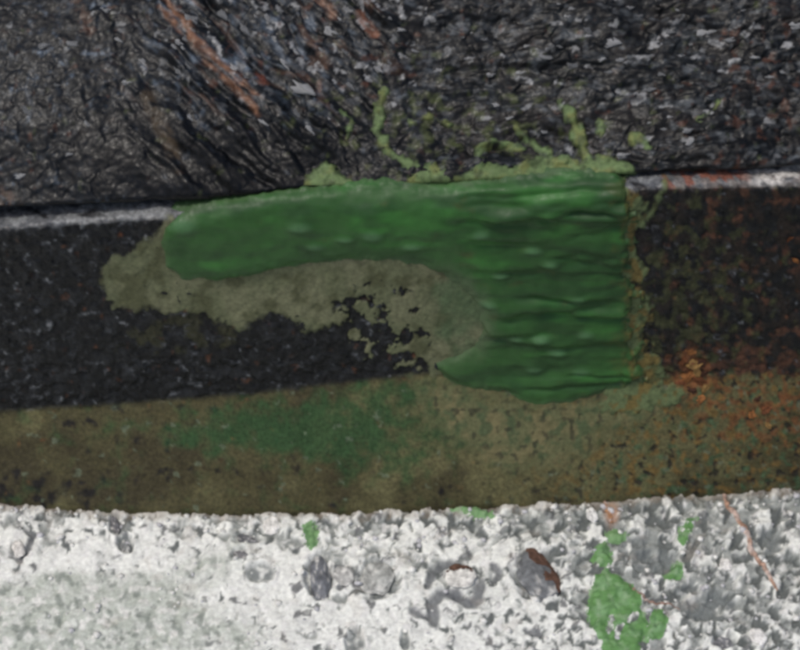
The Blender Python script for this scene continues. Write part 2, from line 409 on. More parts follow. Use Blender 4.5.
def tint_face(u, v):
    T = flat(u, (0.0052, 0.0060, 0.0072))
    T = mixc(T, (0.018, 0.020, 0.023), 0.8 * sst(-0.1, 0.45, fbm(u, v, 13, 3, 62 + 90)) * (1 - 0.4 * sst(600, 700, u)))
    T = mixc(T, (0.030, 0.020, 0.014), 0.6 * sst(560, 720, u) * sst(-0.2, 0.4, fbm(u, v, 18, 3, 151)))
    T = mixc(T, (0.085, 0.038, 0.022), 0.85 * sst(620, 700, u) * sst(0.05, 0.45, fbm(u, v, 16, 3, 152) + 0.5 * blob(u, v, 770, 365, 90, 22) - 0.15))
    T = mixc(T, (0.05, 0.055, 0.022), 0.7 * sst(0.2, 0.55, fbm(u, v, 13, 3, 153) + 0.45 * blob(u, v, 690, 300, 60, 90) - 0.1) * sst(610, 660, u))
    T = mixc(T, (0.045, 0.045, 0.018), 0.6 * sst(0.1, 0.6, fbm(u, v, 18, 3, 154) + 0.9 * blob(u, v, 180, 330, 60, 22) - 0.5))
    T = mixc(T, (0.16, 0.062, 0.026), 0.8 * sst(0.35, 0.85, blob(u, v, 692, 368, 18, 24, 0.9) + 0.8 * fbm(u, v, 12, 3, 173)))
    f1 = fbm(u + 5 * vn(u / 9, v / 9, 158), v * 1.3, 11, 4, 156, 0.6); big = 0.16 * fbm(u, v, 50, 2, 157) + 0.06 * (1 - sst(100, 400, u)) - 0.06 - 0.06 * sst(500, 650, u)
    T = mixc(T, (0.055, 0.060, 0.068), 0.8 * sst(0.24, 0.5, f1 + big))
    T = mixc(T, (0.17, 0.18, 0.19), 0.8 * sst(0.47, 0.64, f1 + big))
    return T

def tint_lip(u, v):  # ledge faces the sky: its highlight is put into this lighter grey
    T = flat(u, (0.10, 0.106, 0.115))
    T = mixc(T, (0.21, 0.22, 0.225), sst(-0.1, 0.4, fbm(u, v * 1.5, 13, 3, 161) + 0.5 * blob(u, v, 120, 208, 60, 20)))
    T = mixc(T, (0.015, 0.015, 0.017), sst(0.0, 0.4, fbm(u, v * 2, 20, 3, 162) - 0.12) * (1 - blob(u, v, 140, 205, 40, 20)))
    T = mixc(T, (0.18, 0.16, 0.15), sst(655, 690, u) * sst(-0.3, 0.3, fbm(u, v * 2, 15, 3, 163)))
    T = mixc(T, (0.55, 0.53, 0.50), sst(735, 775, u) * sst(-0.25, 0.2, fbm(u, v * 2, 16, 3, 164)))  # brightest stretch of the painted lip highlight, at right
    T = mixc(T, (0.22, 0.07, 0.04), 0.8 * sst(650, 670, u) * (1 - sst(735, 760, u)) * sst(0.05, 0.3, fbm(u, v, 12, 2, 165)))
    return T

def lower_part(name, va, vb, rows, tint, mat, blendtint=None):
    t = np.linspace(0, 1, rows)[:, None]
    U = np.broadcast_to(UU[None, :], (rows, len(UU))).copy()
    V = va(U) + (vb(U) - va(U)) * t
    P = put(SL, U, V, relief_lower(U, V))
    return grid_obj(name, U, V, P, mat, tint(U, V), parent=lower)

def mixed_face(u, v):
    k = sst(-4, 4, v_foot(u) - v + 5 * fbm(u, v, 14, 3, 171) * sst(560, 700, u) * 3)
    T = lerp(tint_foot(u, v), tint_face(u, v), k[..., None])
    return lerp(T, tint_lip(u, v), sst(-4, 3, v_lip(u) - v + 3 * fbm(u, v, 10, 2, 172))[..., None])

lower_part('foot_band', lambda u: v_edge(u) + 30, lambda u: v_foot(u) - 0.0, 95, mixed_face, M_olive)
lower_part('front_face', lambda u: v_foot(u), lambda u: v_lip(u) + 2, 130, mixed_face, M_lower)
lower_part('sky_lit_lip', lambda u: v_lip(u) + 2, lambda u: v_back(u) - 22, 26, mixed_face, M_lip)  # top edge, its sky highlight carried by the tint

# ------------------------------------------------------------------ upper slab
SU = smooth(base_upper, 3, 3)

def tint_upper(u, v):
    T = flat(u, (0.0058, 0.0068, 0.0080))
    g = grain(u, v, 9.0, 201)
    T = mixc(T, (0.034, 0.038, 0.042), 0.75 * sst(0.0, 0.5, g + 0.16 * sst(200, 560, u) - 0.10))
    T = mixc(T, (0.028, 0.023, 0.020), 0.6 * sst(-0.1, 0.4, fbm(u, v, 50, 3, 203)) * sst(250, 500, u))
    T = mixc(T, (0.0045, 0.005, 0.006), 0.95 * sst(0.15, 0.7, blob(u, v, 220, 160, 130, 45) + 0.3 * fbm(u, v, 30, 2, 204)))  # shade below the overhang at lower left, painted into the slab colour
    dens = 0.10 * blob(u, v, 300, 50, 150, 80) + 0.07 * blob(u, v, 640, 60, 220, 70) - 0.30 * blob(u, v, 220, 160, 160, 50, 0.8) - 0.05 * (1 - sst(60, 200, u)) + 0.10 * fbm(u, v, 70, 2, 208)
    g3 = grain(u, v, 12.0, 207, 2.4)
    T = mixc(T, (0.11, 0.115, 0.12), 0.8 * sst(0.24, 0.52, g3 + dens))
    T = mixc(T, (0.30, 0.30, 0.30), 0.7 * sst(0.52, 0.72, g3 + dens))
    A = math.radians(43); wa = sst(90, 190, u) * (1 - sst(340, 480, u + 0.3 * v)); wb = sst(340, 480, u + 0.3 * v)
    w1 = u + 10 * vn(u / 40, v / 40, 98); w2 = v + 10 * vn(u / 40, v / 40, 99)
    l1 = fbm((w1 * math.cos(A) + w2 * math.sin(A)) / 6, -w1 * math.sin(A) + w2 * math.cos(A), 11, 3, 261)
    l2 = fbm(w1 / 5, w2 + 0.05 * w1, 11, 3, 262)
    ln = l1 * wa + l2 * wb
    T = mixc(T, (0.13, 0.137, 0.145), 0.65 * sst(0.2, 0.55, ln + 0.5 * dens + 0.2 * fbm(u, v, 8, 2, 263)) * sst(-0.3, 0.3, fbm(u, v, 9, 2, 264)))
    T = T * (1 - 0.6 * sst(0.05, 0.45, -ln))[..., None] * (1 - 0.45 * blob(u, v, 215, 162, 150, 45, 0.8))[..., None]  # dark grain streaks, plus overhang shade multiplied in at lower left
    T = mixc(T, (0.17, 0.085, 0.05), 0.6 * wa * (1 - sst(90, 140, v)) * sst(0.28, 0.5, fbm((w1 * math.cos(A) + w2 * math.sin(A)) / 5, -w1 * math.sin(A) + w2 * math.cos(A), 12, 3, 265) + 0.10 * blob(u, v, 250, 60, 110, 80) - 0.06))
    gh, gc = grains(u, v, 8.5, 231)
    T = T * (0.34 + 0.62 * gc)[..., None] * lerp(np.array([0.80, 0.98, 1.22]), np.array([0.95, 1.0, 1.03]), sst(200, 520, u)[..., None])  # tone per grain; blue sky reflection tinted in towards the left
    gp, gq = grains(u, v, 5.2, 251)
    soft = sst(-0.35, 0.25, fbm(u, v, 7, 2, 218) + 0.1)
    T = mixc(T, (0.085, 0.09, 0.095), 0.65 * sst(0.80, 0.95, gq + 0.8 * dens) * soft)
    T = mixc(T, (0.30, 0.305, 0.31), 0.75 * sst(0.95, 1.0, gq + 0.5 * dens) * soft)
    for pth, wd, col, a in RUST:
        dd = path_d(u, v, pth) + 3.5 * fbm(u, v, 14, 3, 211)
        T = mixc(T, col, a * (1 - sst(wd * 0.5, wd * 1.4, dd)) * sst(-0.35, 0.15, grain(u, v, 10, 212)))
    T = mixc(T, (0.070, 0.085, 0.030), 0.6 * sst(0.05, 0.6, fbm(u, v, 15, 3, 213) + 0.45 * blob(u, v, 470, 120, 150, 60, 0.9) - 0.38 + 0.12 * blob(u, v, 400, 130, 50, 40)))
    T = mixc(T, (0.085, 0.038, 0.024), 0.65 * (1 - 0.8 * blob(u, v, 250, 160, 170, 50)) * sst(0.15, 0.55, fbm(u, v, 13, 3, 214) + 0.26 * blob(u, v, 770, 90, 90, 110, 0.8) + 0.16 * blob(u, v, 290, 40, 120, 60, 0.8) - 0.30 + 0.1 * fbm(u, v, 80, 2, 219)))
    return T

RUST = [([(165, 5), (188, 32), (212, 62), (236, 84), (262, 112)], 7, (0.19, 0.095, 0.055), 0.9),
        ([(75, 0), (86, 20), (92, 32)], 6, (0.09, 0.055, 0.04), 0.7),
        ([(148, 98), (158, 118), (172, 150), (180, 168)], 7, (0.055, 0.040, 0.024), 0.8),
        ([(318, 2), (332, 12)], 6, (0.22, 0.13, 0.09), 0.9), ([(360, 16), (374, 34)], 5, (0.18, 0.08, 0.05), 0.8),
        ([(255, 60), (264, 84)], 4, (0.18, 0.06, 0.04), 0.7), ([(0, 195), (14, 204)], 8, (0.09, 0.06, 0.045), 0.7)]

vv = spaced(-410, 205, -30, 260, 1.5, 4.5, -900, None)
rows = np.concatenate([[-900, -650], np.arange(-415, -30, 4.5), np.arange(-30, 0, 1.5)])
t = np.linspace(0, 1, 160)[:, None]
U = np.broadcast_to(UU[None, :], (len(rows) + 160, len(UU))).copy()
V = np.empty_like(U); V[:len(rows)] = rows[:, None]; V[len(rows):] = t * (v_back(U[:160]) + 34)
P = put(SU, U, V, relief_upper(U, V))
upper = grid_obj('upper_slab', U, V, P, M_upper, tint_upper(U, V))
tag(upper, 'rough black slab with glinting diagonal grain and rust streaks above the green paint', 'slab')

# ------------------------------------------------------------------ green paint
paint = empty('green_paint', 'thick green paint brushed over the black slab in a sideways L with thin olive smears', 'paint')
COAT = [(160, 238), (163, 222), (176, 209), (200, 202), (235, 197), (275, 190), (315, 186), (345, 180), (400, 178), (450, 182), (485, 178), (520, 172),
        (570, 168), (610, 168), (630, 174), (636, 200), (634, 240), (640, 300), (640, 340), (648, 382), (625, 387), (600, 393), (575, 401), (545, 405),
        (520, 401), (505, 391), (480, 388), (455, 384), (440, 372), (434, 361), (452, 352), (474, 343), (482, 325), (476, 300), (458, 280), (435, 266),
        (400, 258), (355, 256), (320, 260), (290, 263), (252, 272), (215, 277), (182, 275), (166, 262)]

def stroke_h(u, v):                  # brush ridges in the paint
    vw = v + 4.0 * fbm(u, v, 120, 2, 301) + (u - 540) * 0.03
    blk = sst(430, 520, u)
    r = 1.8 * fbm(u / 4.0, vw, 15, 3, 302) * (0.45 + 0.55 * blk)
    rs = random.Random(12)
    for k in range(30):
        y = rs.uniform(196, 392); x0 = rs.uniform(430, 580); ln = rs.uniform(50, 190); sl = rs.uniform(-0.13, 0.07); am = rs.uniform(0.7, 1.9); wd = rs.uniform(2.0, 3.6)
        yy = y + (u - x0) * sl + 4 * fbm(u + 90 * k, u * 0, 50, 2, 303 + k)
        d = v - yy
        win = sst(x0 - 20, x0 + 15, u) * (1 - sst(x0 + ln - 20, x0 + ln + 25, u))
        r = r + am * win * (1.5 * np.exp(-((d + 2.6 * wd) / (2.2 * wd))**2) - 1.7 * np.exp(-(d / wd)**2))
    # the long stroke bulges, with lumps
    r = r + 2.0 * np.exp(-((v - pts(u, [(160, 238), (300, 222), (430, 215), (640, 205)])) / 20.0)**2) * (1 - 0.5 * blk)
    r = r + 2.4 * fbm(u / 1.8, v, 30, 3, 320)
    for (x, y, rx, ry) in LUMPS: r = r + 2.3 * blob(u, v, x, y, rx, ry, 0.8)
    return r
random.seed(4)
LUMPS = [(480, 228, 9, 4), (533, 243, 9, 4), (550, 256, 8, 4), (487, 297, 9, 4), (577, 290, 8, 4), (515, 332, 8, 3), (540, 331, 9, 4), (585, 327, 8, 4),
         (556, 346, 9, 4), (534, 366, 8, 4), (580, 367, 9, 5), (500, 268, 8, 3), (315, 240, 9, 4), (372, 228, 10, 5), (412, 240, 11, 4), (185, 222, 14, 6), (300, 222, 12, 4), (345, 232, 9, 3)]
uu = np.arange(148, 662.1, 1.3); vv = np.arange(130, 444.1, 1.3)
U, V = np.meshgrid(uu, vv)
sd0 = poly_sd(U, V, COAT) + 3.0 * fbm(U, V, 16, 3, 331) + 4.5 * fbm(U / 2, V, 7, 2, 332) * sst(590, 635, U) * 1.5 + 20 * fbm(U, V, 20, 4, 336, 0.6) * sst(600, 640, U) + 2.0 * fbm(U, V, 9, 2, 333) * (1 - sst(185, 205, V))
edge = np.clip(sd0, -8, 14)
hh = 6.5 * (1 - np.exp(-np.maximum(edge, 0) / 6.0)) - 6.0 * np.clip(-edge / 8, 0, 1)
hh = hh - 3.0 * (1 - sst(0, 22, sd0)) * sst(585, 640, U)
h = hh + stroke_h(U, V) * sst(-1, 8, sd0) + 0.3 * relief_lower(U, V) * (1 - sst(2, 10, sd0))
B0 = box_rows(box_rows(base_all(U, V), 11), 9)
P = B0 + grid_normal(B0, V) * (h / 1000.0)[..., None]
T = flat(U, (0.034, 0.108, 0.026))
T = mixc(T, (0.042, 0.160, 0.032), sst(-0.2, 0.4, fbm(U / 2.5, V, 30, 3, 341) + 0.7 * blob(U, V, 415, 212, 60, 30) - 0.25))
T = mixc(T, (0.022, 0.066, 0.020), 0.75 * sst(-0.1, 0.5, fbm(U / 4, V, 18, 3, 342) + 0.25 * sst(450, 520, U)))
T = mixc(T, (0.055, 0.085, 0.022), 0.7 * sst(0.1, 0.6, fbm(U / 2, V, 15, 3, 343) + 0.8 * sst(590, 640, U) + 0.25 * blob(U, V, 500, 240, 60, 40) - 0.35))
T = mixc(T, (0.075, 0.13, 0.060), 0.75 * (1 - sst(0, 9, sd0 + 4 * fbm(U, V, 12, 2, 344))) * np.maximum(sst(430, 470, U) * (1 - sst(185, 200, V)), sst(600, 625, U)))
T = mixc(T, (0.16, 0.10, 0.030), 0.7 * sst(0.2, 0.5, fbm(U, V, 14, 3, 345)) * sst(615, 640, U))
T = T * 0.92
rim = 1 - sst(0, 9, sd0 + 3 * fbm(U, V, 12, 3, 346))
T = mixc(T, (0.080, 0.130, 0.060), 0.5 * rim)
T = mixc(T, (0.085, 0.125, 0.062), 0.85 * (1 - sst(2, 26, sd0 + 6 * fbm(U, V, 14, 3, 347))) * blob(U, V, 465, 305, 40, 52, 0.6))
T = mixc(T, (0.19, 0.125, 0.035), 0.7 * sst(0.05, 0.4, fbm(U, V, 13, 3, 348)) * sst(612, 642, U))
for (x, y, rx, ry) in LUMPS: T = mixc(T, (0.10, 0.22, 0.10), 0.6 * blob(U, V, x, y, rx * 0.8, ry * 0.8, 0.8))  # small highlights on the lumps, painted as paler green
grid_obj('thick_coat', U, V, P, M_coat, T, keep=sd0 > -5, parent=paint)

def film(name, box, m_fun, tint_fun, base, relief, mat, thick=1.6, fill=0.35, step=1.4, parent=paint, soft=4.0, lift=0.0, under=None, fade=6.0):
    U, V = np.meshgrid(np.arange(box[0], box[1] + 0.1, step), np.arange(box[2], box[3] + 0.1, step))
    m = m_fun(U, V)
    rl = relief(U, V)
    low = rl * (1 - fill)
    e = np.clip(m / soft, -1.2, 1.0)
    k = sst(-0.2, 0.8, e)
    h = lerp(rl, low, k) + thick * e + lift
    P = put(base, U, V, h)
    T = tint_fun(U, V)
    if under is not None: T = lerp(under(U, V), T, sst(-0.3 * fade, fade, m + 0.35 * fade * fbm(U, V, 9, 2, 399))[..., None])
    return grid_obj(name, U, V, P, mat, T, keep=m > -soft * 0.9, parent=parent)

FILM_A = [(98, 262), (112, 252), (140, 243), (158, 225), (172, 215), (200, 240), (300, 240), (430, 240), (470, 265), (492, 305), (490, 345), (455, 378), (432, 377),
          (418, 365), (395, 358), (372, 345), (352, 325), (338, 321), (322, 328), (300, 330), (290, 318), (272, 311), (256, 318), (240, 328), (225, 322), (205, 310),
          (185, 312), (160, 306), (135, 308), (112, 306), (104, 290)]
def m_a(u, v):
    s = poly_sd(u, v, FILM_A) + 7 * fbm(u, v, 22, 4, 351) + 3 * fbm(u, v, 7, 2, 352)
    hole = blob(u, v, 388, 318, 52, 46, 0.5)
    s = s - hole * (17 + 95 * fbm(u, v, 17, 4, 367, 0.6)) - 12 * blob(u, v, 362, 284, 9, 11, 0.5) * 2 - 24 * blob(u, v, 410, 300, 10, 14, 0.6)
    return np.minimum(s, 16)
def t_a(u, v):
    T = flat(u, (0.135, 0.148, 0.080))
    T = mixc(T, (0.172, 0.178, 0.102), sst(-0.2, 0.4, fbm(u, v, 40, 3, 353)))
    T = mixc(T, (0.075, 0.080, 0.038), 0.8 * sst(0.0, 0.5, fbm(u, v, 24, 3, 354) + 0.3 * (1 - sst(110, 200, u))))
    T = mixc(T, (0.060, 0.12, 0.055), 0.6 * sst(0.4, 1.1, blob(u, v, 465, 295, 40, 60, 0.8) + 0.4 * fbm(u, v, 20, 2, 355)))
    return T
film('thin_smear', (88, 500, 208, 392), m_a, t_a, SL, relief_lower, M_film, thick=1.4, fill=0.72, under=mixed_face, fade=7)

# smear along the upper edge, on the upper slab
TOP = [(292, 205), (300, 186), (312, 168), (326, 160), (340, 172), (352, 180), (400, 182), (418, 170), (436, 172), (452, 178), (470, 168), (482, 156), (500, 164), (530, 160), (552, 152), (580, 158), (612, 156),
       (632, 164), (640, 176), (640, 205)]
WISPS = [([(384, 92), (379, 112), (378, 132), (388, 150), (404, 163), (425, 168), (440, 172)], 4.5), ([(564, 106), (572, 116), (578, 130), (583, 148), (590, 172)], 5.5),
         ([(603, 121), (599, 130)], 4.0), ([(515, 128), (530, 142), (548, 152), (556, 166)], 3.5), ([(340, 110), (352, 122), (346, 140)], 2.0),
         ([(634, 138), (646, 142)], 5.0), ([(700, 118), (712, 112), (722, 98)], 2.6), ([(478, 150), (492, 140), (520, 146)], 3.2), ([(410, 122), (430, 116), (450, 124)], 2.2)]
def m_t(u, v):
    s = poly_sd(u, v, TOP) + 5 * fbm(u, v, 18, 3, 361)
    for p, rd in WISPS: s = np.maximum(s, (rd * 1.25 - path_d(u, v, p)) * 1.0 + 6.0 * fbm(u, v, 13, 3, 362))
    return np.minimum(s + 1.5 * fbm(u, v, 6, 2, 363), 10)
def t_t(u, v):
    T = flat(u, (0.125, 0.185, 0.075))
    T = mixc(T, (0.155, 0.180, 0.062), sst(-0.1, 0.4, fbm(u, v, 22, 3, 364)))
    return mixc(T, (0.05, 0.07, 0.03), 0.7 * sst(0.1, 0.5, fbm(u, v, 12, 3, 365)))
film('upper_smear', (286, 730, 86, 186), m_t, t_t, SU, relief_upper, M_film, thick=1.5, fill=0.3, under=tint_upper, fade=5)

# ragged fringe at the right end, on the front face
FR = [(626, 182), (642, 186), (646, 212), (638, 240), (648, 258), (642, 285), (653, 300), (645, 328), (654, 348), (660, 372), (668, 380), (690, 392), (660, 412), (600, 415), (600, 190)]
def m_f(u, v):
    s = poly_sd(u, v, FR) + 17 * fbm(u, v, 18, 4, 371, 0.6)
    s = np.maximum(s, 4.0 - path_d(u, v, [(668, 176), (663, 190), (656, 206), (648, 216)]) + 3 * fbm(u, v, 8, 2, 372))
    return np.minimum(s, 10)
def t_f(u, v):
    T = flat(u, (0.115, 0.150, 0.068))
    T = mixc(T, (0.15, 0.105, 0.032), 0.85 * sst(0.05, 0.4, fbm(u, v, 16, 3, 373) + 0.2 * blob(u, v, 640, 330, 20, 70)))
    return mixc(T, (0.035, 0.05, 0.022), 0.7 * sst(0.15, 0.5, fbm(u, v, 12, 3, 374)))
film('ragged_fringe', (596, 700, 172, 424), m_f, t_f, SL, relief_lower, M_film, thick=1.5, fill=0.35, under=mixed_face, fade=6)

# thin wash that ran down over the foot band
WASH = [(410, 376), (440, 372), (470, 385), (540, 396), (640, 384), (690, 392), (660, 420), (610, 440), (570, 470), (520, 478), (480, 465), (440, 440), (420, 410)]
def m_w(u, v): return np.minimum(poly_sd(u, v, WASH) + 10 * fbm(u, v, 26, 4, 381) + 2 * fbm(u, v, 6, 2, 382), 40)
def t_w(u, v):
    T = flat(u, (0.125, 0.130, 0.062))
    T = mixc(T, (0.165, 0.148, 0.072), sst(-0.2, 0.4, fbm(u, v, 22, 3, 383)))
    T = mixc(T, (0.05, 0.085, 0.04), 0.7 * sst(0.0, 0.4, fbm(u, v, 14, 3, 384)))
    return mixc(T, (0.03, 0.03, 0.02), 0.7 * sst(0.3, 0.5, fbm(u, v, 9, 2, 385)))
film('running_wash', (400, 700, 366, 490), m_w, t_w, SL, relief_lower, M_film, thick=0.7, fill=0.3, soft=7.0, under=mixed_face, fade=28)

# ------------------------------------------------------------------ paint splashes on the concrete, each a thing
def base_g2(u, v): return base_ground(u, v)
SPL = [('large mid green paint splash with two bare holes, lowest on the concrete', [(596, 575), (606, 568), (618, 574), (630, 582), (640, 596), (642, 612), (648, 622), (640, 640), (636, 668), (606, 668), (602, 640), (592, 625), (588, 605)], [((613, 615), (609, 624), (610, 636)), ((637, 613), (626, 622), (616, 634))]),
       ('green paint blot at the right side of the large splash', [(654, 610), (664, 608), (668, 620), (662, 634), (652, 640), (644, 638), (648, 624)], []),
       ('round green paint spot just above the large splash', [(595, 546), (604, 541), (612, 549), (611, 561), (601, 564), (593, 556)], []),
       ('small pale green paint dab below the orange stain at the slab foot', [(606, 530), (616, 528), (626, 533), (622, 541), (610, 538)], []),
       ('slanted green paint streak nearest the slab on the right', [(688, 520), (697, 518), (690, 532), (684, 546), (678, 544), (681, 530)], []),
       ('green paint spot below the slanted streak', [(670, 568), (678, 558), (683, 562), (682, 575), (670, 577), (665, 573)], []),
       ('pale green paint dab on the dark elongated stone left of centre', [(303, 526), (312, 522), (318, 530), (317, 546), (310, 550), (306, 538)], []),
       ('faint pale green paint film at the slab foot near the middle', [(452, 508), (470, 506), (492, 511), (494, 516), (468, 515)], [])]
for i, (lab, poly, holes) in enumerate(SPL):
    a = np.array(poly); box = (a[:, 0].min() - 9, a[:, 0].max() + 9, a[:, 1].min() - 9, a[:, 1].max() + 9)
    def m_s(u, v, poly=poly, holes=holes, i=i):
        s = poly_sd(u, v, poly) + 3.0 * fbm(u, v / .67, 14, 3, 400 + i) + 1.2 * fbm(u, v / .67, 6, 2, 420 + i)
        for hp in holes: s = np.minimum(s, path_d(u, v, hp) - 2.8 + 4.5 * fbm(u, v, 9, 2, 431))
        return np.minimum(s, 8)
    def t_s(u, v, i=i):
        pale = i in (3, 6, 7)
        T = flat(u, (0.19, 0.34, 0.15) if pale else (0.135, 0.29, 0.10))
        T = mixc(T, (0.20, 0.36, 0.17), sst(-0.1, 0.5, fbm(u, v / .67, 18, 3, 440 + i)))
        T = mixc(T, (0.30, 0.42, 0.26), 0.6 * sst(0.15, 0.5, fbm(u, v, 9, 3, 480 + i)))
        T = mixc(T, (0.09, 0.20, 0.075), 0.7 * sst(0.1, 0.5, fbm(u, v / .67, 12, 3, 460 + i)))
        return T
    def nb(u, v): return base_ground(u, v)
    o = film('paint_splash', box, m_s, t_s, nb, relief_ground, M_splash, thick=1.3, fill=0.45, parent=None, soft=4.5, lift=0.25)
    tag(o, lab, 'paint splash', 'paint splashes on the concrete')

# ------------------------------------------------------------------ stones set in the concrete
def pebble_mesh(name, seed, rx, ry, rz, tint, mat, sub=3, rough=0.16, facet=False):
    bm = bmesh.new(); bmesh.ops.create_icosphere(bm, subdivisions=sub, radius=1.0)
    co = np.array([v.co[:] for v in bm.verts])
    k = 1 + rough * 0.8 * vn(co[:, 0] * 1.3 + seed * 3.1 + co[:, 2], co[:, 1] * 1.3 + co[:, 2] * 0.7 + 5, seed) + 0.05 * vn(co[:, 0] * 5 + seed, co[:, 1] * 5 + co[:, 2] * 3, seed + 3)
    co2 = co * k[:, None] * np.array([rx, ry, rz])
    for v, p in zip(bm.verts, co2): v.co = p
    me = bpy.data.meshes.new(name); bm.to_mesh(me); bm.free()
    for p in me.polygons: p.use_smooth = not facet
    n = vn(co[:, 0] * 2.2 + seed, co[:, 1] * 2.2 + 3 + co[:, 2], seed + 9)
    n = n + 0.8 * vn(co[:, 0] * 5 + seed, co[:, 1] * 5 + 3 + co[:, 2] * 2, seed + 19)
    T = np.asarray(tint)[None, :] * (1 + 0.45 * n[:, None])
    if mat is M_stone: T = mixc(T, (0.62, 0.61, 0.58), 0.8 * sst(0.35, 0.7, n))
    a = me.attributes.new('tint', 'FLOAT_COLOR', 'POINT')
    a.data.foreach_set('color', np.concatenate([T, np.ones((len(T), 1))], 1).astype(np.float32).ravel())
    me.materials.append(mat)
    return me

def ground_pt(u, v):
    a, b = np.array([float(u)]), np.array([float(v)])
    p = base_ground(a, b)[0]; p[2] += relief_ground(a, b)[0] / 1000.0
    return p

STONES = [(538, 577, 20, 24, 0.35, (0.17, 0.18, 0.19), 'oval dark grey stone with brown upper right side set in the concrete', 0.25),
          (460, 578, 15, 10, 0.25, (0.72, 0.71, 0.67), 'pale flat stone with rusty top inside the grey horseshoe hollow', 0.2),
          (320, 576, 10, 22, 0.5, (0.17, 0.18, 0.20), 'dark elongated stone left of centre with green paint on top', 0.1),
          (344, 577, 10, 9, 0.25, (0.50, 0.50, 0.48), 'mid grey round stone between the dark elongated stone and the mottled one', 0.3),
          (377, 578, 16, 14, 0.2, (0.42, 0.43, 0.41), 'mottled grey stone right of the round mid grey stone', 0.0),
          (19, 550, 6, 8, 0.5, (0.70, 0.68, 0.64), 'small white stone in a dark ring at far left', 0.3),
          (247, 538, 12, 4, 0.5, (0.15, 0.155, 0.165), 'thin dark lying stone, upper of two left of the dark elongated stone', -0.4),
          (241, 553, 8, 4, 0.5, (0.20, 0.20, 0.21), 'short dark lying stone just below the thin dark one', -0.3),
          (114, 522, 5, 9, 0.5, (0.16, 0.16, 0.17), 'small black upright stone near the slab foot at left', 0.4),
          (125, 545, 5, 7, 0.5, (0.22, 0.23, 0.23), 'small grey stone below the black upright stone at left', 0.3),
          (725, 641, 10, 6, 0.5, (0.17, 0.175, 0.19), 'dark oval stone at the lower right edge of view', 0.1),
          (726, 565, 6, 6, 0.5, (0.80, 0.79, 0.76), 'bright white pebble right of the green spots', 0.0),
          (758, 638, 8, 7, 0.5, (0.84, 0.83, 0.80), 'bright white pebble right of the dark oval stone', 0.0),
          (272, 525, 9, 8, 0.5, (0.82, 0.81, 0.77), 'white pebble against the slab foot left of the green dab', 0.0),
          (592, 514, 6, 7, 0.5, (0.80, 0.80, 0.78), 'white pebble against the slab foot above the round green spot', 0.2)]
for i, (x, y, rx, ry, hz, col, lab, rot) in enumerate(STONES):
    p = ground_pt(x, y)
    me = pebble_mesh('embedded_stone', 500 + i, rx / 1000, ry / 670, (rx + ry) / 2000 * hz * 0.9, col, M_stone, 4, 0.30)
    o = bpy.data.objects.new('embedded_stone', me); C.objects.link(o)
    o.location = (p[0], p[1], p[2] + 0.0012); o.rotation_euler = (0, 0, rot)
    tag(o, lab, 'stone', 'stones set in the concrete')
    if i in (0, 1):
        me2 = me.copy(); me2.name = 'rust_crust'; me2.materials.clear(); me2.materials.append(M_rust)
        bm = bmesh.new(); bm.from_mesh(me2)
        dv = (0.8, 0.4) if i == 0 else (0.1, 0.8)
        rm = []
        for f in bm.faces:
            q = f.calc_center_median(); qx, qy = q.x / (rx / 1000), q.y / (ry / 670)
            sgn = qx * dv[0] + qy * dv[1] + 0.55 * float(vn(np.array([qx * 2.2 + i]), np.array([qy * 2.2]), 77)[0])
            if sgn < (0.25 if i == 0 else 0.42) or q.z < -0.001: rm.append(f)
        bmesh.ops.delete(bm, geom=rm, context='FACES')
        for vtx in bm.verts: vtx.co *= 1.03; vtx.co.z += 0.0005
        bm.to_mesh(me2); bm.free()
        at = me2.attributes['tint']; k = len(at.data); xs = np.array([vv_.co[:] for vv_ in me2.vertices])
        cc = np.array([0.125, 0.072, 0.052])[None] * (1 + 0.6 * vn(xs[:, 0] * 160, xs[:, 1] * 160, 5))[:, None]
        at.data.foreach_set('color', np.concatenate([cc, np.ones((k, 1))], 1).astype(np.float32).ravel())
        c = bpy.data.objects.new('rust_crust', me2); C.objects.link(c); c.parent = o
        c['label'] = 'rusty brown crust on the stone'

# small loose chips, too many to count
rng = np.random.default_rng(7)
protos = [pebble_mesh('chip', 600 + k, 1, 1, 0.6, (1, 1, 1), M_conc, 1, 0.5) for k in range(6)]
cv, cf, ct = [], [], []; off = 0
pc = [(np.array([v.co[:] for v in m.vertices]), np.array([p.vertices[:] for p in m.polygons])) for m in protos]
n = 520
cu = rng.uniform(-200, 1000, n); tt = rng.uniform(0, 1, n)**1.6
cvv = v_edge(cu) + 2 + tt * 200
rr = 1.4 + 3.2 * rng.uniform(0, 1, n)**2.5
gz = relief_ground(cu, cvv); gp = base_ground(cu, cvv)
for k in range(n):
    V0, F0 = pc[k % 6]; a = rng.uniform(0, 6.28); s = rr[k] / 1000
    R = np.array([[math.cos(a), -math.sin(a), 0], [math.sin(a), math.cos(a), 0], [0, 0, 1]])
    q = (V0 * np.array([s, s * rng.uniform(0.6, 1.3), s * 0.9])) @ R.T + gp[k] + np.array([0, 0, gz[k] / 1000 + 0.2 * s])
    cv.append(q); cf.append(F0 + off); off += len(V0)
    dark = rng.uniform() < 0.28 + 0.25 * (cu[k] > 420)
    g = rng.uniform(0.5, 0.62) if dark else rng.uniform(0.62, 0.84)
    ct.append(np.tile([g, g * 1.0, g * (1.04 if dark else 0.96), 1], (len(V0), 1)))
me = bpy.data.meshes.new('concrete_chips')
me.from_pydata(np.concatenate(cv).tolist(), [], np.concatenate(cf).tolist())
a = me.attributes.new('tint', 'FLOAT_COLOR', 'POINT'); a.data.foreach_set('color', np.concatenate(ct).astype(np.float32).ravel())
me.polygons.foreach_set('use_smooth', np.ones(len(me.polygons), bool)); me.materials.append(M_conc)
